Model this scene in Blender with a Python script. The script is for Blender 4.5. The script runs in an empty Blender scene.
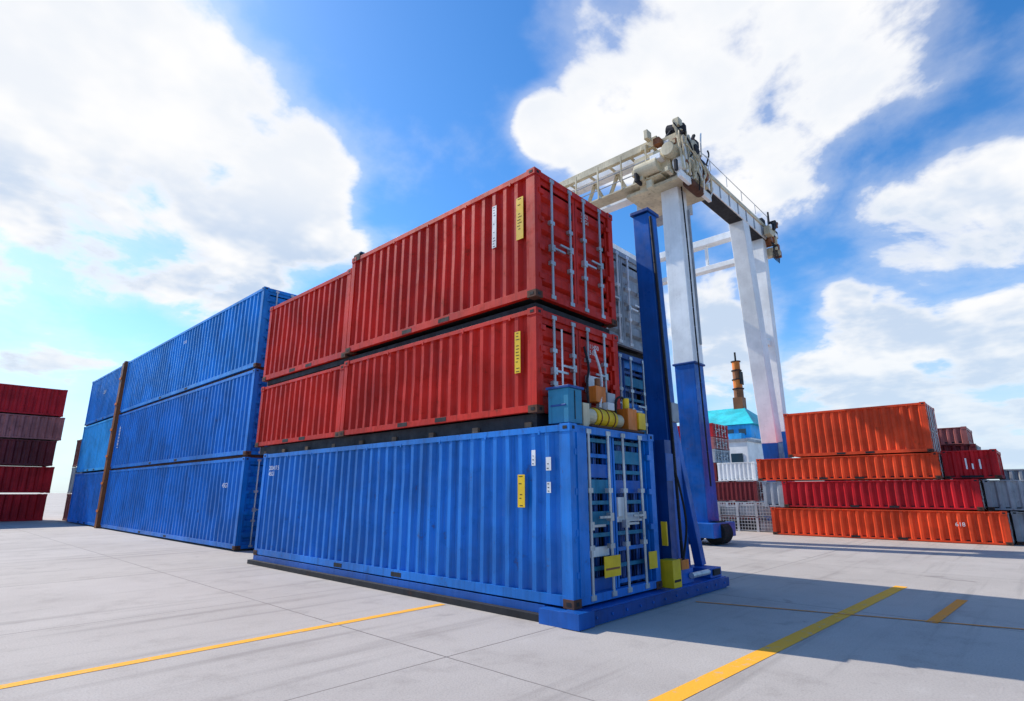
import bpy, math, random
from mathutils import Vector, Matrix, noise
random.seed(7)
scene = bpy.context.scene
scene.view_settings.view_transform='Standard'
scene.view_settings.look='None'
scene.view_settings.exposure=0

# ------------------------------------------------------------ node helpers
def N(nt,typ,**kw):
    n=nt.nodes.new(typ)
    for k,v in kw.items(): setattr(n,k,v)
    return n
def L(nt,a,b): nt.links.new(a,b)
def math_(nt,op,a,b=None,c=None,clamp=False):
    n=N(nt,'ShaderNodeMath',operation=op); n.use_clamp=clamp
    for i,v in enumerate((a,b,c)):
        if v is None: continue
        if isinstance(v,(int,float)): n.inputs[i].default_value=v
        else: L(nt,v,n.inputs[i])
    return n.outputs[0]
def mix(nt,f,a,b,blend='MIX'):
    n=N(nt,'ShaderNodeMix',data_type='RGBA',blend_type=blend)
    for s,v in ((n.inputs[0],f),(n.inputs[6],a),(n.inputs[7],b)):
        if isinstance(v,(int,float)): s.default_value=v
        elif isinstance(v,tuple): s.default_value=(*v,1) if len(v)==3 else v
        else: L(nt,v,s)
    return n.outputs[2]
def mapr(nt,v,a,b,c=0.0,d=1.0,smooth=True):
    n=N(nt,'ShaderNodeMapRange'); n.interpolation_type='SMOOTHSTEP' if smooth else 'LINEAR'
    L(nt,v,n.inputs[0])
    for i,x in zip((1,2,3,4),(a,b,c,d)): n.inputs[i].default_value=x
    return n.outputs[0]
def noise_(nt,vec,scale,detail=5,rough=.55,sc=None,dist=0):
    if sc:
        m=N(nt,'ShaderNodeMapping'); m.inputs['Scale'].default_value=sc; L(nt,vec,m.inputs[0]); vec=m.outputs[0]
    n=N(nt,'ShaderNodeTexNoise'); n.inputs['Scale'].default_value=scale
    n.inputs['Detail'].default_value=detail; n.inputs['Roughness'].default_value=rough
    n.inputs['Distortion'].default_value=dist
    L(nt,vec,n.inputs['Vector']); return n.outputs[0]
def newmat(name):
    m=bpy.data.materials.new(name); m.use_nodes=True; nt=m.node_tree
    b=nt.nodes['Principled BSDF']; g=N(nt,'ShaderNodeNewGeometry')
    return m,nt,b,g.outputs['Position']
def sc(c,k): return tuple(min(1,x*k) for x in c)
def paint(name,col,rust=.5,fade=.25,rough=.5,streak=.5,metal=0,spec=.35,blotch=.70):
    m,nt,b,P=newmat(name)
    n1=noise_(nt,P,.6,4,.65)
    c=mix(nt,mapr(nt,n1,.32,.68),sc(col,blotch),sc(col,1.15))
    st=noise_(nt,P,1,4,.7,sc=(8,8,.35))
    c=mix(nt,mapr(nt,st,.47,.72,0,streak),c,sc(col,.33))
    lum=sum(col)/3
    fadec=tuple(x*.95+lum*.14+.03 for x in col)
    c=mix(nt,mapr(nt,st,.46,.27,0,fade),c,fadec)
    r1=noise_(nt,P,3.1,6,.78)
    c=mix(nt,mapr(nt,r1,.54,.66,0,.35*min(1,rust*2.2)),c,sc(col,.45))
    c=mix(nt,mapr(nt,r1,.62,.68,0,rust),c,(.10,.036,.018))
    c=mix(nt,mapr(nt,r1,.34,.28,0,.4*fade),c,(.35,.34,.33))
    L(nt,c,b.inputs['Base Color'])
    L(nt,mapr(nt,r1,.3,.7,rough-.12,rough+.2),b.inputs['Roughness'])
    b.inputs['Metallic'].default_value=metal
    b.inputs['Specular IOR Level'].default_value=spec
    bp=N(nt,'ShaderNodeBump'); bp.inputs['Strength'].default_value=.3; bp.inputs['Distance'].default_value=.03
    L(nt,n1,bp.inputs['Height']); L(nt,bp.outputs[0],b.inputs['Normal'])
    return m
M={}
M['blue']=paint('blue_container_paint',(.003,.175,.60),rust=.4,rough=.42)
M['blue2']=paint('blue_container_paint_b',(.003,.225,.68),rust=.3,rough=.42)
M['sky']=paint('light_blue_paint',(.03,.38,.80),rust=.2,streak=.3)
M['red']=paint('red_container_paint',(.58,.020,.009),rust=.45,spec=.22)
M['red2']=paint('orange_red_container_paint',(.80,.075,.02),rust=.3,spec=.22,streak=.4)
M['red3']=paint('crimson_container_paint',(.54,.013,.020),rust=.4,spec=.22)
M['dred']=paint('dark_red_paint',(.17,.015,.02),rust=.5)
M['grey']=paint('grey_container_paint',(.36,.38,.41),rust=.6)
M['pink']=paint('faded_pink_paint',(.42,.14,.13),rust=.5)
M['white']=paint('white_paint',(.82,.82,.80),rust=.10,streak=.07,fade=.0,blotch=.90)
M['beige']=paint('beige_machine_paint',(.64,.55,.37),rust=.5,streak=.35)
M['navy']=paint('navy_steel_paint',(.004,.055,.25),rust=.3,rough=.4)
M['cobalt']=paint('cobalt_steel_paint',(.003,.10,.42),rust=.3,rough=.38,streak=.3)
M['teal']=paint('teal_paint',(.02,.20,.34),rust=.3)
M['tealroof']=paint('teal_roof',(.03,.55,.60),rust=.05,streak=.1)
M['yellow']=paint('yellow_label',(.88,.55,.01),rust=.2,streak=.15)
M['orange']=paint('orange_paint',(.72,.19,.02),rust=.6)
M['steel']=paint('galvanised_steel',(.50,.52,.54),rust=.35,rough=.4,metal=.5)
M['dark']=paint('grimy_steel_and_painted_shade',(.018,.018,.022),rust=.4,rough=.7,fade=.1)  # also used as painted shade in holes, gaps, behind lattice and under beam
M['rusty']=paint('rusty_steel',(.12,.05,.03),rust=.9,rough=.8)
M['rubber']=paint('black_rubber',(.02,.02,.02),rust=0,rough=.8,fade=.05)
M['label']=paint('white_label',(.8,.8,.8),rust=.1,streak=.15)
M['timber']=paint('weathered_timber',(.16,.10,.06),rust=.3,rough=.85)
M['brown']=paint('brown_steel',(.26,.09,.03),rust=.8)
m,nt,b,P=newmat('window_glass'); b.inputs['Base Color'].default_value=(.03,.06,.08,1); b.inputs['Roughness'].default_value=.1; M['glass']=m

def concrete(name,overlay=None):
    m,nt,b,P=newmat(name)
    nW=N(nt,'ShaderNodeTexNoise'); nW.inputs['Scale'].default_value=3; nW.inputs['Detail'].default_value=3; L(nt,P,nW.inputs['Vector'])
    va=N(nt,'ShaderNodeVectorMath',operation='MULTIPLY_ADD'); L(nt,nW.outputs[1],va.inputs[0]); va.inputs[1].default_value=(.02,.02,0); L(nt,P,va.inputs[2])
    mp=N(nt,'ShaderNodeMapping'); mp.inputs['Location'].default_value=(1.4,-.3,0); L(nt,va.outputs[0],mp.inputs[0])
    br=N(nt,'ShaderNodeTexBrick'); br.offset=0; br.squash=1
    L(nt,mp.outputs[0],br.inputs['Vector'])
    br.inputs['Scale'].default_value=1; br.inputs['Brick Width'].default_value=6; br.inputs['Row Height'].default_value=5
    br.inputs['Mortar Size'].default_value=.012; br.inputs['Mortar Smooth'].default_value=.3; br.inputs['Bias'].default_value=0
    br.inputs['Color1'].default_value=(.47,.425,.385,1); br.inputs['Color2'].default_value=(.50,.455,.415,1)
    br.inputs['Mortar'].default_value=(.15,.13,.12,1)
    c=br.outputs[0]
    nA=noise_(nt,P,.22,5,.65); nB=noise_(nt,P,1.1,7,.72)
    c=mix(nt,mapr(nt,nA,.38,.66,0,.5),c,(.37,.33,.30))
    c=mix(nt,mapr(nt,nB,.50,.70,0,.45),c,(.29,.255,.23))
    c=mix(nt,mapr(nt,nB,.45,.28,0,.3),c,(.57,.53,.49))
    c=mix(nt,mapr(nt,noise_(nt,P,1,4,.6,sc=(.12,2.2,1)),.52,.72,0,.45),c,(.21,.185,.17))
    nC=noise_(nt,P,45,3,.7)
    c=mix(nt,mapr(nt,nC,.42,.7,0,.35),c,(.21,.185,.17))
    c=mix(nt,mapr(nt,noise_(nt,P,.8,4,.6,dist=.8),.66,.75,0,.5),c,(.16,.14,.13))
    if overlay:
        w=mapr(nt,noise_(nt,P,6,7,.75),.55,.68,.97,.2)
        c=mix(nt,w,c,overlay)
    L(nt,c,b.inputs['Base Color']); b.inputs['Roughness'].default_value=.8
    b.inputs['Specular IOR Level'].default_value=.3
    bp=N(nt,'ShaderNodeBump'); bp.inputs['Strength'].default_value=.5; bp.inputs['Distance'].default_value=.008
    L(nt,nC,bp.inputs['Height']); L(nt,bp.outputs[0],b.inputs['Normal'])
    return m
M['concrete']=concrete('concrete_pavement')
M['yline']=concrete('yellow_road_paint',(.92,.42,.02))
M['oline']=concrete('orange_road_paint',(.88,.28,.015))

# ------------------------------------------------------------ mesh builder
class MB:
    def __init__(s): s.v=[];s.f=[];s.m=[];s.mats=[]
    def mi(s,k):
        if k not in s.mats: s.mats.append(k)
        return s.mats.index(k)
    def add(s,vs,fs,k):
        o=len(s.v); s.v+=[tuple(x) for x in vs]; i=s.mi(k)
        for f in fs: s.f.append([o+a for a in f]); s.m.append(i)
    def box(s,x0,x1,y0,y1,z0,z1,k):
        vs=[(x,y,z) for z in(z0,z1) for y in(y0,y1) for x in(x0,x1)]
        s.add(vs,[(0,2,3,1),(4,5,7,6),(0,1,5,4),(2,6,7,3),(0,4,6,2),(1,3,7,5)],k)
    def beam(s,p,q,w,h,k,w2=None,h2=None):
        p=Vector(p);q=Vector(q);d=(q-p).normalized()
        up=Vector((0,0,1)) if abs(d.z)<.8 else Vector((0,1,0))
        a=d.cross(up).normalized(); b=a.cross(d).normalized()
        w2=w2 or w;h2=h2 or h
        vs=[]
        for c,W,H in((p,w,h),(q,w2,h2)):
            for i,j in((-1,-1),(1,-1),(1,1),(-1,1)): vs.append(c+a*i*W/2+b*j*H/2)
        s.add(vs,[(0,3,2,1),(4,5,6,7),(0,1,5,4),(1,2,6,5),(2,3,7,6),(3,0,4,7)],k)
    def cyl(s,p,q,r,k,n=12,r2=None):
        p=Vector(p);q=Vector(q);d=(q-p).normalized()
        up=Vector((0,0,1)) if abs(d.z)<.8 else Vector((0,1,0))
        a=d.cross(up).normalized(); b=a.cross(d).normalized(); r2=r if r2 is None else r2
        vs=[]
        for c,R in((p,r),(q,r2)):
            for i in range(n):
                t=2*math.pi*i/n; vs.append(c+a*R*math.cos(t)+b*R*math.sin(t))
        fs=[(i,(i+1)%n,n+(i+1)%n,n+i) for i in range(n)]+[tuple(range(n-1,-1,-1)),tuple(range(n,2*n))]
        s.add(vs,fs,k)
    def path(s,pts,r,k,n=6):
        for a,b in zip(pts,pts[1:]): s.cyl(a,b,r,k,n)
    def curve(s,pts,r,k,n=6,seg=5):
        P=[Vector(p) for p in pts]; P=[P[0]*2-P[1]]+P+[P[-1]*2-P[-2]]; out=[]
        for i in range(1,len(P)-2):
            for j in range(seg):
                t=j/seg; a,b_,c_,d=P[i-1:i+3]
                out.append(.5*((2*b_)+(c_-a)*t+(2*a-5*b_+4*c_-d)*t*t+(3*b_-a-3*c_+d)*t**3))
        out.append(P[-2]); s.path(out,r,k,n)
    def obj(s,name,loc=(0,0,0),rotz=0,bevel=0,parent=None):
        me=bpy.data.meshes.new(name); me.from_pydata(s.v,[],s.f)
        for k in s.mats: me.materials.append(M[k])
        me.polygons.foreach_set('material_index',s.m); me.update()
        o=bpy.data.objects.new(name,me); scene.collection.objects.link(o)
        o.location=loc; o.rotation_euler=(0,0,rotz)
        if bevel:
            bm=o.modifiers.new('bevel','BEVEL'); bm.width=bevel; bm.segments=2; bm.limit_method='ANGLE'; bm.angle_limit=math.radians(75)
        if parent: o.parent=parent
        return o
def empty(name):
    e=bpy.data.objects.new(name,None); scene.collection.objects.link(e); return e

def text(parent,s,size,origin,xdir,ydir,k):
    cu=bpy.data.curves.new('txt','FONT'); cu.body=s; cu.size=size; cu.extrude=.001
    o=bpy.data.objects.new('tmp',cu); scene.collection.objects.link(o)
    dg=bpy.context.evaluated_depsgraph_get(); me=bpy.data.meshes.new_from_object(o.evaluated_get(dg))
    bpy.data.objects.remove(o)
    X=Vector(xdir);Y=Vector(ydir);Z=X.cross(Y)
    me.transform(Matrix(((X.x,Y.x,Z.x,origin[0]),(X.y,Y.y,Z.y,origin[1]),(X.z,Y.z,Z.z,origin[2]),(0,0,0,1))))
    me.materials.clear(); me.materials.append(M[k])
    t=bpy.data.objects.new('lettering',me); scene.collection.objects.link(t); t.parent=parent
    return t

def corrug(mb,xs,sg,y0,y1,z0,z1,k,dep,pitch,nz,seed):
    n=max(1,round((y1-y0)/pitch)); p=(y1-y0)/n; ys=[]
    for i in range(n):
        b=y0+i*p
        ys+=[(b,0),(b+p*.28,0),(b+p*.48,1),(b+p*.78,1)]
    ys.append((y1,0)); vs=[]
    for j in range(nz+1):
        z=z0+(z1-z0)*j/nz
        for (y,f) in ys:
            e=min(1,4*min(j,nz-j)/nz)
            dn=noise.noise(Vector((y*.55+seed,z*.7,seed*1.7)))*.035*e+noise.noise(Vector((y*2.1,z*1.6+seed,seed)))*.02*e
            vs.append((xs-sg*(f*dep+max(0,dn)),y,z))
    w=len(ys); fs=[]
    for j in range(nz):
        for i in range(w-1):
            a=j*w+i; q=(a,a+w,a+w+1,a+1) if sg<0 else (a,a+1,a+w+1,a+w)
            fs.append(q)
    mb.add(vs,fs,k)

cnt=[0]
def container(x,y,z,ln,h,col,w=2.44,rotz=0,door=True,detail=True,style='red',pitch=.28,dep=.068,extra=None,rods='steel'):
    """local: x 0..w (x=0 face is the seen side), y 0..ln (y=0 door end)"""
    cnt[0]+=1; sd=cnt[0]*3.71
    mb=MB(); nz=7 if detail else 2
    rb=.16*min(1,h/2.2); rt=.11*min(1,h/2.2); pw=.14
    for xa,xb in((-.012,.08),(w-.08,w+.012)):
        mb.box(xa,xb,pw,ln-pw,0.02,rb,col); mb.box(xa,xb,pw,ln-pw,h-rt,h-.015,col)
    corrug(mb,0.0,-1,pw-.01,ln-pw+.01,rb-.01,h-rt+.01,col,dep,pitch,nz,sd)
    corrug(mb,w,1,pw-.01,ln-pw+.01,rb-.01,h-rt+.01,col,dep,pitch,2,sd+9)
    for xa,xb in((-.014,pw),(w-pw,w+.014)):
        for ya,yb in((-.0,pw),(ln-pw,ln)):
            mb.box(xa,xb,ya,yb,.1,h-.1,col)
    for xa,xb in((-.025,.16),(w-.16,w+.025)):
        for ya,yb in((-.012,.18),(ln-.18,ln+.012)):
            for za,zb in((0,.12),(h-.12,h)):
                mb.box(xa,xb,ya,yb,za,zb,'rusty' if detail and za==0 else col)
                if detail:
                    xo=xa-.004 if xa<0 else xb+.004
                    mb.box(min(xo,xo+.003),max(xo,xo+.003),ya+.05,yb-.06,za+.035,zb-.035,'dark')  # dark plates paint the shade of the casting holes
                    if ya<0: mb.box(xa+.06,xb-.06,ya-.003,ya+.01,za+.035,zb-.035,'dark')
    mb.box(.05,w-.05,.1,ln-.05,h-.05,h-.03,col); mb.box(.05,w-.05,.05,ln-.05,.05,.12,'dark')
    mb.box(.1,w-.1,ln-.08,ln-.05,.1,h-.1,col)
    if detail:
        for yy in (ln*.4,ln*.6):
            mb.box(-.016,.02,yy-.16,yy+.16,.04,.12,'dark')
        for i in range(int(ln/1.2)):
            yy=.6+i*1.2
            if yy<ln-.4: mb.box(-.018,.0,yy-.02,yy+.02,h-rt-.03,h-rt+.03,col)
    mb.box(pw,w-pw,.0,.10,.02,.14,col); mb.box(pw,w-pw,.0,.10,h-.13,h-.015,col)
    if door:
        z0,z1=.14,h-.13; mid=w/2
        if style=='lattice':
            mb.box(pw,w-pw,.26,.30,z0,z1,'dark')  # dark backing sheet stands in for the shaded interior behind the lattice
            mb.box(pw,pw+.24,-.02,.1,z0,z1,col)
            k=9; R=random.Random(sd)
            for i in range(k+1):
                zz=z0+(z1-z0)*(i+.3)/(k+.6)
                for a,b_ in((pw+.27,mid-.04),(mid+.04,w-pw-.03)):
                    q=R.random()
                    if q<.28: mb.box(a,b_,.12,.17,zz-.10,zz+.11,R.choice(['blue','teal','cobalt']))
                    elif q<.33: mb.box(a+.05,b_-.1,.11,.16,zz-.07,zz+.07,'label')
                    else: mb.box(a,b_,.12,.16,zz-.03,zz+.03,'teal' if i%2 else col)
                    for j in range(2):
                        xx=R.uniform(a,b_); mb.box(xx-.02,xx+.02,.17,.2,z0,z1,R.choice(['navy','cobalt','navy']))
            for a in (pw+.27,mid-.06,mid+.02,w-pw-.06):
                mb.box(a,a+.045,.07,.18,z0,z1,col)
        else:
            for a,b_ in((pw+.012,mid-.008),(mid+.008,w-pw-.012)):
                mb.box(a,b_,.045,.07,z0,z0+.1,col); mb.box(a,b_,.045,.07,z1-.1,z1,col)
                mb.box(a,a+.06,.045,.07,z0+.1,z1-.1,col); mb.box(b_-.06,b_,.045,.07,z0+.1,z1-.1,col)
                nb=max(2,round((z1-z0)/.38)); zz0=z0+.1; hh=(z1-z0-.2)/nb
                vs=[];prof=[]
                for i in range(nb):
                    q=zz0+i*hh; prof+=[(q,.13),(q+hh*.2,.13),(q+hh*.36,.055),(q+hh*.84,.055)]
                prof.append((z1-.1,.13))
                for q,yy in prof: vs+=[(a+.06,yy,q),(b_-.06,yy,q)]
                mb.add(vs,[(2*i,2*i+1,2*i+3,2*i+2) for i in range(len(prof)-1)],col)
                mb.box(a-.008,a,.05,.06,z0,z1,'rubber')
            mb.box(mid-.008,mid+.008,.07,.08,z0,z1,'dark')
        xs=[pw+.32,mid-.22,mid+.22,w-pw-.32]
        for i,xr in enumerate(xs):
            mb.cyl((xr,.0,.06),(xr,.0,h-.06),.024,rods,8)
            for zz in (.09,h*.3,h*.62,h-.09):
                mb.box(xr-.06,xr+.06,-.02,.05,zz-.035,zz+.035,rods)
            zz=h*.42+(i%2)*.12
            if i%2==0: mb.box(xr,xr+.34,-.035,-.01,zz-.018,zz+.018,rods)
            else: mb.box(xr-.34,xr,-.035,-.01,zz-.018,zz+.018,rods)
            mb.box(xr-.05,xr+.05,-.03,.05,zz-.06,zz+.06,'steel')
        for xr in (pw+.02,w-pw-.02):
            for i in range(4):
                zz=z0+(z1-z0)*(i+.5)/4
                mb.box(xr-.07,xr+.07,-.012,.05,zz-.045,zz+.045,col)
    else:
        n=max(3,round((w-2*pw)/.28)); p=(w-2*pw)/n; vs=[]
        for i in range(n):
            b0=pw+i*p
            for xx,yy in((0,.03),(.26,.03),(.5,.07),(.76,.07)): vs+=[(b0+p*xx,yy,.12),(b0+p*xx,yy,h-.1)]
        vs+=[(w-pw,.03,.12),(w-pw,.03,h-.1)]
        mb.add(vs,[(2*i,2*i+2,2*i+3,2*i+1) for i in range(len(vs)//2-1)],col)
    if extra: extra(mb)
    return mb.obj('shipping_container',(x,y,z),rotz,bevel=.006 if detail else 0)
def label(mb,y,z,dy,dz,k,ink='dark'):
    mb.box(-.008,-.003,y-dy/2,y+dy/2,z-dz/2,z+dz/2,k)
    if ink:
        n=max(3,int(dz/.055))
        for i in range(n):
            zz=z-dz/2+dz*(i+.5)/n
            if random.random()<.3: continue
            a=random.uniform(.2,.36)*dy; c_=random.uniform(0,.32)*dy
            mb.box(-.0105,-.0085,y-c_,y+a,zz-.006,zz+.006,ink)

# ------------------------------------------------------------ main stack
def ex_blue(mb):
    label(mb,.98,1.6,.15,.5,'yellow'); label(mb,.42,2.0,.10,.2,'label'); label(mb,.72,2.1,.08,.24,'label')
    label(mb,.42,1.65,.08,.16,'label')
    mb.box(.72,1.16,-.04,-.03,.34,.64,'yellow'); mb.box(.75,1.13,-.043,-.041,.44,.47,'brown')
    mb.box(2.0,2.26,-.06,-.05,.35,.62,'yellow')
    mb.box(1.32,1.55,.06,.1,1.2,1.5,'label')
blue0=container(6.74,5.10,.22,10.4,2.59,'blue',style='lattice',extra=ex_blue,rods='steel')
text(blue0,'203417 5\n45G1',.15,(-.016,10.0,2.15),(0,-1,0),(0,0,1),'label')
def ex_mid(mb):
    label(mb,.42,1.05,.13,.72,'yellow')
    mb.box(1.35,1.75,-.04,-.03,.55,.8,'label'); mb.box(.62,.66,-.03,-.02,.4,1.5,'label')
mid=container(6.76,5.75,3.035,5.94,1.76,'red',extra=ex_mid)
def ex_top(mb):
    label(mb,.36,1.55,.17,.82,'yellow'); label(mb,1.0,1.6,.11,.85,'label')
top=container(6.76,5.75,4.99,5.94,2.42,'red',extra=ex_top)
text(top,'7452\n22G1',.12,(1.42,.05,2.03),(1,0,0),(0,0,1),'label')
text(mid,'811450\n4510',.12,(1.5,.05,1.35),(1,0,0),(0,0,1),'label')
container(6.80,11.78,3.035,4.5,1.72,'red',door=False)
container(6.80,11.78,4.93,4.5,2.27,'red',door=False)
mb=MB(); mb.box(6.74,6.95,11.36,11.64,7.3,7.48,'dark'); mb.box(6.78,6.90,11.4,11.5,7.48,7.54,'teal'); mb.obj('twist_lock_box',bevel=.01)
container(9.4,6.45,.22,10,2.3,'navy',style='lattice')
container(9.4,6.45,2.62,10,2.2,'navy',style='lattice',rods='steel')
container(9.4,6.4,4.95,10,2.3,'grey',style='red',rods='label')
mb=MB()
mb.box(6.86,9.1,5.85,16.1,2.82,3.03,'dark')  # dark slabs fill the gaps between tiers, gap shade put in as colour
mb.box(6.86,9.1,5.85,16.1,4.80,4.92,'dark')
for i in range(9):
    yy=5.95+i*1.22
    mb.box(6.80+random.uniform(0,.06),9.15,yy,yy+.14,2.815,2.90,'timber')
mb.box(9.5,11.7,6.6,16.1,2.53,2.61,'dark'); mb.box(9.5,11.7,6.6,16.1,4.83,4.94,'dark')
mb.obj('timber_dunnage_and_gap_fill')
# base frame
mb=MB()
mb.box(6.56,11.45,4.94,5.6,0,.205,'cobalt')
mb.box(6.54,6.9,4.88,5.20,.01,.216,'cobalt')
mb.box(6.92,11.5,4.90,4.94,.03,.19,'navy')
mb.box(6.62,6.80,5.62,15.6,0,.10,'dark'); mb.box(6.72,6.95,5.62,15.5,.10,.215,'cobalt')
mb.box(9.0,9.3,5.62,15.6,0,.215,'dark')
for i in range(8): mb.box(6.96,9.0,6.5+i*1.25,6.7+i*1.25,.05,.2,'dark')
mb.box(9.35,9.64,4.95,5.2,.21,.66,'yellow'); mb.box(9.38,9.61,4.944,4.949,.3,.34,'dark')
mb.box(9.7,10.3,5.05,5.55,.21,.46,'cobalt'); mb.box(10.9,11.4,5.0,5.55,.21,.38,'cobalt'); mb.box(11.0,11.3,4.97,5.0,.25,.36,'dark')
mb.cyl((10.1,4.99,.34),(10.8,4.99,.34),.05,'steel'); mb.box(9.8,10.1,5.02,5.3,.46,.62,'orange')
mb.box(9.62,9.86,5.1,5.3,.46,2.75,'navy'); mb.box(9.30,9.34,5.0,5.1,.9,1.3,'yellow')
mb.box(9.60,9.88,5.08,5.1,2.0,2.5,'cobalt')
mb.curve([(9.9,5.05,.5),(10.1,5.02,1.2),(10.0,5.05,1.9),(9.88,5.1,2.3)],.02,'rubber')
for i in range(12): mb.cyl((6.98+i*.39,4.885,.11),(6.98+i*.39,4.90,.11),.022,'cobalt',6)
mb.obj('steel_base_frame',bevel=.012)
mb=MB()
mb.beam((10.95,5.75,.21),(10.52,5.7,7.85),.50,.46,'cobalt',.38,.38)
mb.beam((10.68,5.48,2.5),(10.42,5.5,7.7),.09,.08,'navy'); mb.box(10.27,10.77,5.47,5.93,7.85,7.93,'navy')
mb.beam((11.35,5.4,.38),(11.05,5.7,3.4),.18,.18,'cobalt')
mb.curve([(10.65,5.42,.5),(10.55,5.40,2.5),(10.46,5.43,5),(10.3,5.44,7.7)],.03,'dark')
mb.box(10.6,10.9,5.4,5.48,3.2,3.6,'grey')
mb.obj('steel_support_column',bevel=.012)
mb=MB()
mb.box(6.85,7.2,5.2,5.6,2.84,3.38,'teal'); mb.box(6.82,7.23,5.17,5.63,3.38,3.42,'navy'); mb.box(6.84,6.85,5.25,5.55,3.1,3.13,'navy')
mb.box(7.0,7.02,5.19,5.2,2.9,3.35,'dark')
mb.obj('tool_bin',bevel=.01)
mb=MB()
mb.cyl((7.75,5.42,3.02),(8.35,5.42,3.02),.16,'yellow',18); mb.cyl((8.36,5.42,3.02),(8.6,5.42,3.02),.12,'beige',18); mb.cyl((7.5,5.42,3.02),(7.74,5.42,3.02),.14,'beige',18)
mb.box(7.45,9.1,5.2,5.65,2.82,2.86,'rusty'); mb.box(8.65,8.95,5.25,5.6,2.87,3.25,'orange'); mb.cyl((8.8,5.38,3.25),(8.8,5.38,3.45),.06,'yellow')
mb.box(8.96,9.2,5.22,5.5,2.9,3.2,'yellow'); mb.cyl((9.0,5.45,2.95),(9.2,5.45,2.95),.09,'beige')
mb.box(8.1,8.3,5.3,5.55,3.17,3.3,'label'); mb.box(7.3,7.48,5.25,5.5,2.82,3.2,'beige')
mb.curve([(7.6,5.35,3.1),(7.65,5.4,3.6),(7.85,5.5,3.9),(7.9,5.62,4.3)],.022,'dark',8)
mb.curve([(8.4,5.35,3.1),(8.5,5.38,3.4),(8.75,5.4,3.45),(8.9,5.35,3.2)],.022,'rubber',8)
mb.curve([(8.0,5.4,3.2),(8.15,5.45,3.6),(8.2,5.5,3.9),(8.2,5.62,4.3)],.025,'label',8)
mb.box(7.9,8.2,5.4,5.6,3.3,3.58,'orange'); mb.box(8.25,8.5,5.4,5.6,3.3,3.5,'grey'); mb.cyl((8.02,5.45,3.58),(8.02,5.45,3.72),.05,'brown')
for i in range(3): mb.cyl((7.84+i*.2,5.42,3.02),(7.86+i*.2,5.42,3.02),.175,'brown',18)
mb.obj('winch_motor',bevel=.008)

# ------------------------------------------------------------ left blue stack
for i,(z,c) in enumerate(((.05,'blue'),(2.98,'blue'),(5.92,'blue2'))):
    o=container(7.6,18.9,z,17.1,2.86,c,door=True,pitch=.33,dep=.08)
    if i==1: text(o,'4092281',.34,(-.02,16.5,2.2),(0,0,-1),(0,-1,0),'label')
    if i==0: text(o,'45G1',.22,(-.02,1.6,1.9),(0,-1,0),(0,0,1),'label')
    if i==2: text(o,'3118',.2,(-.02,8,2.2),(0,-1,0),(0,0,1),'label')
mb=MB(); mb.box(7.7,9.9,19,35.9,2.9,2.99,'rusty'); mb.box(7.7,9.9,19,35.9,5.83,5.93,'rusty'); mb.obj('timber_dunnage_and_gap_fill')
mb=MB(); mb.beam((7.58,36.4,0),(7.58,36.4,8.75),.26,.4,'brown'); mb.box(7.5,10,36.25,36.55,8.75,8.85,'brown')
for i in range(6): mb.box(7.41,7.44,36.2,36.6,.8+i*1.4,.92+i*1.4,'orange')
mb.obj('steel_rack_post')
for z,c in((.05,'blue'),(2.98,'sky'),(5.92,'blue2')):
    o=container(7.62,36.75,z,7.7,2.86,c,door=False,pitch=.33,dep=.08)
text(o,'2207',.3,(-.02,4,1.6),(0,-1,0),(0,0,1),'label')
container(8.0,44.7,0,3.4,1.7,'dred',detail=False,door=False); container(8.0,44.7,1.72,3.4,1.7,'grey',detail=False,door=False); container(8.0,44.7,3.45,3.4,1.8,'dred',detail=False,door=False); container(8.3,44.7,5.3,3.2,2.9,'grey',detail=False,door=False)
zz=0
for i,(h,c) in enumerate(((1.75,'red3'),(1.75,'red3'),(1.7,'dred'),(1.6,'pink'),(1.9,'red3'))):
    container(7.0+[0,.1,-.05,.15,0][i],48.5,zz,12.2,h-.06,c,rotz=math.radians(90),door=False,detail=False,pitch=.4,dep=.08); zz+=h

# ------------------------------------------------------------ right red stack
XR=26.7
c=container(XR,1.25,0,7.95,1.15,'red2',pitch=.3)
text(c,'618',.2,(-.02,1.5,.6),(0,-1,0),(0,0,1),'label')
container(XR,1.85,1.17,6.75,1.1,'red3',pitch=.3)
container(XR+.05,8.62,1.17,.85,1.1,'grey',detail=False,door=False)
container(XR,2.9,2.29,6.7,.98,'red2',pitch=.3)
container(XR,3.0,3.29,5.2,1.92,'red2',pitch=.3)
def marks(mb):
    for y,h in((.5,.35),(.72,.2),(.9,.4)): mb.box(-.01,-.003,y,y+.05,.35,.35+h,'label')
container(XR+.6,-6,0,7.15,1.14,'grey',pitch=.3); container(XR+.5,-5.2,1.16,6.95,1.08,'grey',pitch=.3)
container(XR+.4,1.2,2.28,1.62,1.05,'red3',extra=marks,door=False)
container(31,2.0,0,6,1.4,'dred',detail=False); container(31,2.0,1.4,6,1.4,'grey',detail=False); container(31,2.0,2.8,6,1.0,'dred',detail=False);container(31,2.2,3.8,1.25,.75,'pink',detail=False,door=False)
container(30,-4,0,5.4,1.4,'grey',detail=False); container(30,-4,1.4,5.4,1.3,'grey',detail=False)
for z,y,l,cc in((0,13.3,5.7,'dred'),(1.25,13.3,5.7,'dred'),(2.5,13.3,2.4,'white'),(2.5,15.8,3.2,'dred'),(3.7,15.8,3.2,'grey'),(4.6,15.8,3.2,'pink'),(5.4,15.8,3.2,'red3')):
    container(36.6,y,z,l,{0:1.22,1.25:1.22,2.5:1.17,3.7:.88,4.6:.78,5.4:.9}[z],cc,detail=False)
mb=MB()
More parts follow.
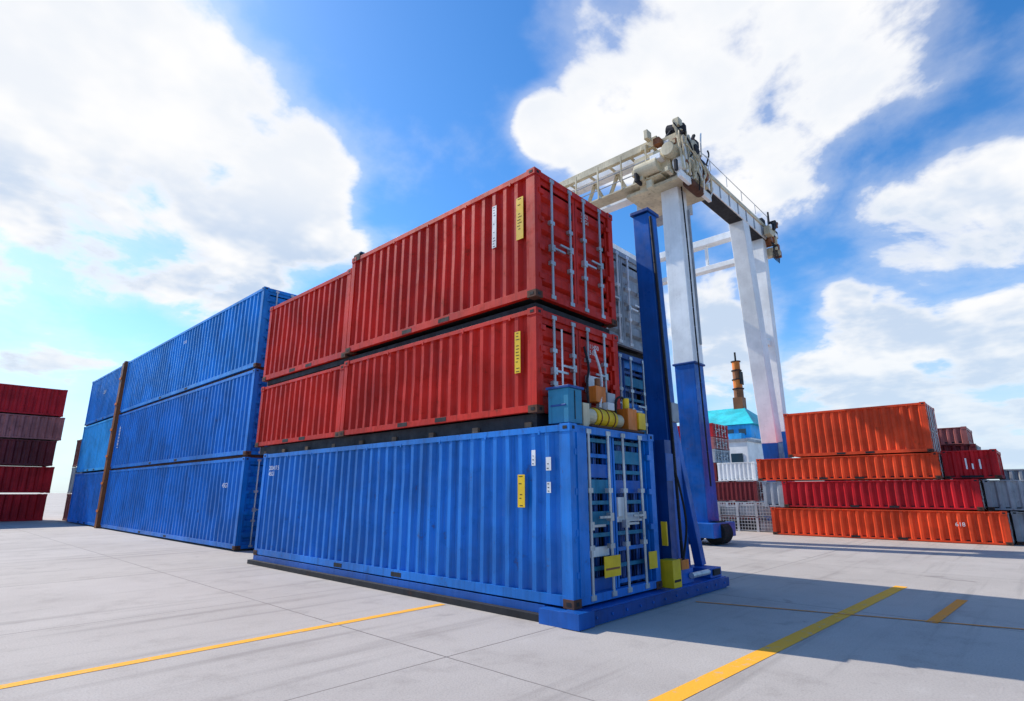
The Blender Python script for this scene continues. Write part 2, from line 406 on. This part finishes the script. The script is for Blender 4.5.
for j in range(4):
    for t in range(2):
        x0,x1=28,29.0;y0=9.45+j*.9;y1=y0+.84;z0=t*.68+.06;z1=z0+.58
        for x in(x0,x1):
            for y in(y0,y1): mb.box(x-.03,x+.03,y-.03,y+.03,z0-.06,z1,'steel')
            for q in range(5):
                z=z0+(z1-z0)*q/4; mb.box(x-.01,x+.01,y0,y1,z-.012,z+.012,'steel')
            for q in range(7):
                y=y0+(y1-y0)*q/6; mb.box(x-.012,x+.008,y-.01,y+.01,z0,z1,'steel')
        mb.box(x0+.05,x1-.05,y0+.05,y1-.05,z0+.02,z0+random.uniform(.25,.5),random.choice(['grey','dark','steel']))
        mb.box(x0,x1,y0,y1,z0-.03,z0,'steel')
mb.obj('wire_cage_pallet')
E=empty('site_cabin')
mb=MB(); mb.box(44,50,16.4,19.4,0,5.6,'white'); mb.box(43.9,50,16.3,19.5,5.6,5.8,'grey'); mb.box(43.9,50,16.3,19.5,2.75,2.9,'grey'); mb.obj('walls',parent=E)
mb=MB()
for y in(16.8,18.2):
    for z in(.9,3.6): mb.box(43.94,43.98,y,y+.9,z,z+1.1,'glass')
mb.obj('windows',parent=E)
E=empty('terminal_building')
mb=MB(); x0,x1,y0,y1=56.5,63,20.6,28
mb.box(x0,x1,y0,y1,0,8.2,'white'); mb.box(x0-.1,x1+.1,y0-.1,y1+.1,7.0,8.3,'sky'); mb.box(x0-1.2,x0-.1,y0+.5,y0+3,4,7.4,'sky'); mb.obj('walls',parent=E)
mb=MB()
a=.6; mx=(x0+x1)/2
vs=[(x0-a,y0-a,8.32),(x1+a,y0-a,8.32),(x1+a,y1+a,8.32),(x0-a,y1+a,8.32),(mx,y0+1.6,10.5),(mx,y1-1.6,10.5)]
mb.add(vs,[(0,1,4),(1,2,5,4),(2,3,5),(3,0,4,5),(3,2,1,0)],'tealroof'); mb.obj('roof',parent=E)
mb=MB()
for i in range(5):
    for z in(1,4.2): mb.box(x0-.05,x0-.01,y0+.5+i*1.35,y0+1.3+i*1.35,z,z+1.4,'glass'); mb.box(x0+.5+i*1.25,x0+1.2+i*1.25,y0-.05,y0-.01,z,z+1.4,'glass')
for i in range(6): mb.box(x0-.14,x0-.101,y0+.4+i*1.2,y0+1.1+i*1.2,7.3,7.9,'glass')
mb.obj('windows',parent=E)
mb=MB()
mb.box(59.5,60.5,22.2,23.2,9.4,11.6,'brown')
for i in range(4): mb.cyl((60,22.7,11.6+i*1.0),(60,22.7,12.5+i*1.0),.5-.03*i,'orange' if i%2 else 'brown',14); mb.cyl((60,22.7,12.5+i*1.0),(60,22.7,12.6+i*1.0),.6-.03*i,'dark',14)
mb.cyl((60,22.7,15.4),(60,22.7,16.6),.1,'dark'); mb.box(59.6,60.4,22.2,22.3,13,14.4,'dark'); mb.obj('signal_tower',parent=E)

# ------------------------------------------------------------ gantry crane
G=empty('gantry_crane')
def part(mb,name,b=.02): return mb.obj(name,parent=G,bevel=b)
mb=MB()
mb.beam((20.3,9.5,6.6),(20.1,9.5,15.3),.86,.85,'white',.74,.74); mb.beam((20.5,9.5,.5),(20.3,9.5,6.6),.98,.8,'cobalt',.82,.80)
mb.box(19.5,21.4,8.7,10.3,.25,.75,'cobalt')
for y in(8.95,9.95): mb.cyl((20.1,y,.4),(20.8,y,.4),.4,'rubber',20)
mb.box(19.84,20.76,9.03,9.97,6.56,6.64,'navy')
mb.curve([(19.9,9.03,14.5),(19.95,8.98,11),(20.0,8.98,8),(20.15,8.95,2)],.03,'dark')
mb.beam((20.5,9.06,13.2),(20.55,9.04,7.4),.1,.06,'grey')
part(mb,'leg_1')
mb=MB()
mb.beam((28.0,9.7,15.6),(29.5,9.75,4.2),.85,.75,'white'); mb.beam((29.5,9.75,4.2),(30.0,9.8,.4),.85,.75,'cobalt')
mb.beam((30.75,9.7,15.6),(30.75,9.7,4.8),.55,.65,'white'); mb.beam((30.75,9.7,4.8),(30.75,9.7,.4),.56,.66,'cobalt')
mb.beam((28.9,9.7,9.5),(30.6,9.7,9.5),.25,.3,'white')
mb.box(29.4,31.4,9.0,10.5,.2,.8,'cobalt')
for y in(9.3,10.2): mb.cyl((30,y,.4),(30.8,y,.4),.4,'rubber',20)
part(mb,'leg_2')
mb=MB()
mb.beam((20.2,17,.4),(20.2,17,15.3),.9,.9,'white'); mb.beam((30.5,17,.4),(30.5,17,15.3),.8,.8,'white')
part(mb,'rear_legs')
mb=MB()
mb.box(20.6,31.0,9.3,10.1,15.55,16.35,'white'); mb.box(20.6,31.0,9.22,9.3,16.2,16.4,'beige'); mb.box(20.7,30.9,9.35,10.05,15.5,15.55,'dark')  # last box is a dark plate painting shade on the beam's underside
for i in range(9): mb.box(21.4+i*1.1,21.5+i*1.1,9.26,9.3,15.57,16.2,'grey')
for X,k in((20.2,'white'),(30.5,'white')):
    mb.box(X-.3,X+.3,10.12,18,16.0,16.4,k); mb.box(X-.25,X+.25,10.12,18,14.4,14.7,k)
    if X<25:
        n=6
        for i in range(n):
            ya=10.3+i*1.25; mb.beam((X,ya,14.7),(X,ya+.62,16.0),.14,.14,'beige'); mb.beam((X,ya+.62,16.0),(X,ya+1.25,14.7),.14,.14,'beige')
    else:
        for i in range(4): mb.beam((X,10.6+i*2,14.7),(X,10.6+i*2,16.0),.16,.16,k)
mb.box(22.1,22.5,10.12,18,15.7,16.2,'white')
mb.box(20.5,30.2,16.7,17.4,15.5,16.3,'white')
mb.box(19.2,19.4,9.6,18,15.9,16.25,'beige')
for i in range(8): mb.box(19.4,19.9,9.9+i*1.1,10.0+i*1.1,16.0,16.1,'beige')
part(mb,'top_girders')
mb=MB()
for (p,q) in (((21.6,9.15,16.4),(31,9.15,16.4)),):
    p=Vector(p);q=Vector(q);n=int((q-p).length/1.6)
    for i in range(n+1):
        c=p.lerp(q,i/n); mb.cyl(c,c+Vector((0,0,.55)),.02,'grey',5)
    mb.cyl(p+Vector((0,0,.55)),q+Vector((0,0,.55)),.018,'grey',5)
mb.box(18.9,19.6,9.4,18,14.3,14.36,'beige')
for i in range(7): mb.beam((18.9,10+i*1.2,14.3),(18.9,10+i*1.2,15.9),.06,.06,'beige')
mb.cyl((18.9,9.6,15.2),(18.9,18,15.2),.03,'grey',5); mb.cyl((18.9,9.6,14.75),(18.9,18,14.75),.025,'grey',5)
for s_ in(-.2,.2): mb.cyl((31.15,9.7+s_,1),(31.15,9.7+s_,15.5),.025,'grey',5)
for i in range(40): mb.cyl((31.15,9.5,1+i*.36),(31.15,9.9,1+i*.36),.015,'grey',4)
part(mb,'handrails',0)
mb=MB()
R=random.Random(3)
mb.box(19.2,21.6,8.5,11.2,14.0,14.15,'beige'); mb.box(18.7,21.5,8.45,8.6,13.75,14.05,'white')
mb.box(19.5,20.9,8.8,9.6,15.3,16.3,'beige'); mb.box(19.0,19.5,9.0,10.6,14.4,15.5,'beige'); mb.box(20.9,21.7,8.6,9.2,14.5,15.4,'beige')
mb.cyl((18.8,9.4,14.7),(18.8,10.4,14.7),.3,'beige',20); mb.cyl((18.6,8.9,15.1),(19.3,8.9,15.1),.28,'beige',20); mb.cyl((20.2,8.4,15.6),(20.2,8.8,15.6),.42,'beige',20)
mb.cyl((20.2,8.33,15.6),(20.2,8.4,15.6),.22,'dark',16); mb.cyl((21.3,8.4,14.9),(21.3,8.6,14.9),.3,'brown',16)
mb.cyl((19.6,8.6,13.9),(20.7,8.6,13.9),.22,'rusty',16); mb.cyl((19.3,8.45,14.6),(19.3,8.9,14.6),.33,'white',18); mb.cyl((19.3,8.4,14.6),(19.3,8.45,14.6),.12,'brown',12)
for i in range(60):
    x=R.uniform(18.6,21.7);y=R.uniform(8.45,10.8);z=R.uniform(13.9,16.4);a,b_,c_=[R.uniform(.05,.24) for _ in range(3)]
    mb.box(x-a,x+a,y-b_,y+b_,z-c_,z+c_,R.choice(['beige','beige','beige','beige','white','brown','dark']))
for i in range(24):
    x=R.uniform(18.6,21.5);y=R.uniform(8.2,8.5);z=R.uniform(13.6,15.4)
    mb.curve([(x,y,z),(x+R.uniform(-.3,.3),y-.1,z+.5),(x+R.uniform(-.6,.6),y,z+R.uniform(.6,1.3))],R.uniform(.02,.04),R.choice(['dark','white','beige','beige']),5,3)
for i in range(12):
    x=R.uniform(18.8,21.5); mb.beam((x,8.4,14.1),(x+R.uniform(-.7,.7),8.6,16.3),.08,.08,R.choice(['beige','white']))
mb.box(20.2,20.8,9.1,9.7,16.4,16.9,'dark'); mb.cyl((20.3,8.9,16.9),(20.3,9.6,17.1),.25,'dark',14); mb.beam((21.2,9.2,16.4),(21.6,9.0,17.3),.12,.12,'dark'); mb.beam((19.6,9.4,16.3),(20.2,9.4,17.0),.1,.1,'dark')
mb.beam((20.9,9.1,16.6),(21.6,9.1,17.1),.16,.16,'rusty'); mb.cyl((20.9,9,16.6),(21.4,9,16.9),.13,'rusty',12); mb.cyl((21.6,9,16.3),(21.6,9.3,16.3),.3,'dark',14)
part(mb,'hoist_machinery')
mb=MB()
mb.box(30.3,31.3,8.9,9.20,15.6,16.1,'beige'); mb.cyl((31.2,8.9,15.5),(31.2,9.6,15.5),.3,'brown',16); mb.box(30.6,31.1,9.3,9.9,16.36,16.8,'dark'); mb.cyl((31.4,9.2,16.4),(31.4,9.2,17.4),.05,'dark'); mb.box(31.1,31.5,9.1,9.6,14.6,15.1,'beige')
for i in range(18):
    x=R.uniform(30.4,31.5);z=R.uniform(14.7,16.7);a,b_,c_=[R.uniform(.05,.2) for _ in range(3)]
    mb.box(x-a,x+a,8.95-b_,8.95+b_,z-c_,z+c_,R.choice(['beige','white','brown','dark']))
for i in range(6): mb.curve([(30.4+.2*i,9.0,15.4),(30.6+.2*i,8.9,14.9),(30.5+.2*i,8.95,14.2)],.03,'dark',5)
part(mb,'drive_unit')
mb=MB()
for x in(22.4,23.4):
    mb.cyl((x,11.0,14.8),(x,11.0,11.0),.03,'dark',5)
mb.box(22.0,24,10.4,12.3,14.8,15.4,'grey'); mb.box(21.9,24.1,10.3,12.4,15.4,15.5,'dark')
part(mb,'trolley')

# ------------------------------------------------------------ ground + markings
mb=MB(); mb.add([(-1500,-1500,0),(1500,-1500,0),(1500,1500,0),(-1500,1500,0)],[(0,1,2,3)],'concrete'); mb.obj('ground')
def line(p,q,w,k,z=.004):
    p=Vector((*p,z));q=Vector((*q,z));d=(q-p).normalized();n_=Vector((-d.y,d.x,0))*w/2
    mb=MB(); mb.add([p-n_,q-n_,q+n_,p+n_],[(0,1,2,3)],k); mb.obj('road_marking')
line((-8,7.52),(6.55,7.68),.15,'yline'); line((-4,3.18),(13.9,2.46),.21,'yline'); line((10.4,1.55),(12.9,1.42),.15,'oline')
line((9.6,4.7),(12.6,-6),.05,'oline',.008)

# ------------------------------------------------------------ world
az=Vector((-.22,.9755,0)).normalized(); EL=math.radians(41)
w=bpy.data.worlds.new('World'); scene.world=w; w.use_nodes=True; nt=w.node_tree
bg=nt.nodes['Background']
sky=N(nt,'ShaderNodeTexSky',sky_type='NISHITA'); sky.sun_disc=False; sky.sun_elevation=EL; sky.sun_rotation=math.atan2(az.x,az.y)
sky.air_density=1.0; sky.dust_density=.5; sky.ozone_density=2.5
tc=N(nt,'ShaderNodeTexCoord'); D=tc.outputs['Generated']
hs=N(nt,'ShaderNodeHueSaturation'); hs.inputs['Saturation'].default_value=1.3; L(nt,sky.outputs[0],hs.inputs['Color'])
skyc=mix(nt,1.0,hs.outputs[0],(1.05,1.28,1.42),'MULTIPLY')
sep=N(nt,'ShaderNodeSeparateXYZ'); L(nt,D,sep.inputs[0])
zc=math_(nt,'ADD',math_(nt,'MAXIMUM',sep.outputs[2],0.0),.25)
cmb=N(nt,'ShaderNodeCombineXYZ'); L(nt,math_(nt,'DIVIDE',sep.outputs[0],zc),cmb.inputs[0]); L(nt,math_(nt,'DIVIDE',sep.outputs[1],zc),cmb.inputs[1])
n1=noise_(nt,cmb.outputs[0],2.5,7,.57,dist=.2)
F0=math.radians(43)
blobs=[(-46,35,14,.36),(-36,32,10,.36),(-26,27.5,8,.33),(-42,25,11,.28),(-30,22.5,8,.29),(-20.5,24,3.5,.2),(-17,23,3,.16),
 (12.6,37,7,.3),(23,40,10,.34),(33,39,10,.32),(26,31,7,.27),(5,36,4,.27),(17,45,10,.25),
 (41,21,7,.24),(34,10,8,.28),(43,9,9,.28),(32,15.5,3,.28),(21,15,6,.32),(-45,9,9,.16)]
tot=None
for a,e,r,wt in blobs:
    a_=F0-math.radians(a); e_=math.radians(e)
    c=(math.cos(e_)*math.cos(a_),math.cos(e_)*math.sin(a_),math.sin(e_))
    d=N(nt,'ShaderNodeVectorMath',operation='DOT_PRODUCT'); L(nt,D,d.inputs[0]); d.inputs[1].default_value=c
    v=mapr(nt,d.outputs['Value'],math.cos(math.radians(r*1.3)),math.cos(math.radians(r*.3)),0,wt)
    tot=v if tot is None else math_(nt,'MAXIMUM',tot,v)
val=math_(nt,'ADD',n1,tot)
mask=mapr(nt,val,.62,.76)
thin=mapr(nt,val,.48,.74,0,.35)
mk=math_(nt,'MAXIMUM',mask,thin)
n2=noise_(nt,cmb.outputs[0],3.4,4,.55)
low=mapr(nt,sep.outputs[2],.50,.36,.3,1.0)
shade=math_(nt,'MULTIPLY',math_(nt,'MULTIPLY',mapr(nt,val,.67,.82),mapr(nt,n2,.36,.58)),low)
ccol=mix(nt,math_(nt,'MULTIPLY',shade,.8),(6.7,6.7,6.75),(3.2,4.2,5.7))
fin=mix(nt,mk,skyc,ccol)
hz=mapr(nt,sep.outputs[2],-.05,.30,.85,0)
fin=mix(nt,hz,fin,(4.2,5.3,6.4))
L(nt,fin,bg.inputs['Color']); bg.inputs['Strength'].default_value=.15

sun=bpy.data.lights.new('sun','SUN'); sun.energy=5.0; sun.angle=math.radians(.5); sun.color=(1,.94,.84)
so=bpy.data.objects.new('sun',sun); scene.collection.objects.link(so)
tr=Vector((-az.x*math.cos(EL),-az.y*math.cos(EL),-math.sin(EL))); so.rotation_euler=tr.to_track_quat('-Z','Y').to_euler()

cam=bpy.data.cameras.new('camera'); co=bpy.data.objects.new('camera',cam); scene.collection.objects.link(co)
cam.sensor_width=36; cam.lens=560/1024*36; cam.clip_end=5000; cam.clip_start=.05
co.location=(0,0,1.8); co.rotation_euler=(math.radians(90+14.2),0,math.radians(43-90))
scene.camera=co
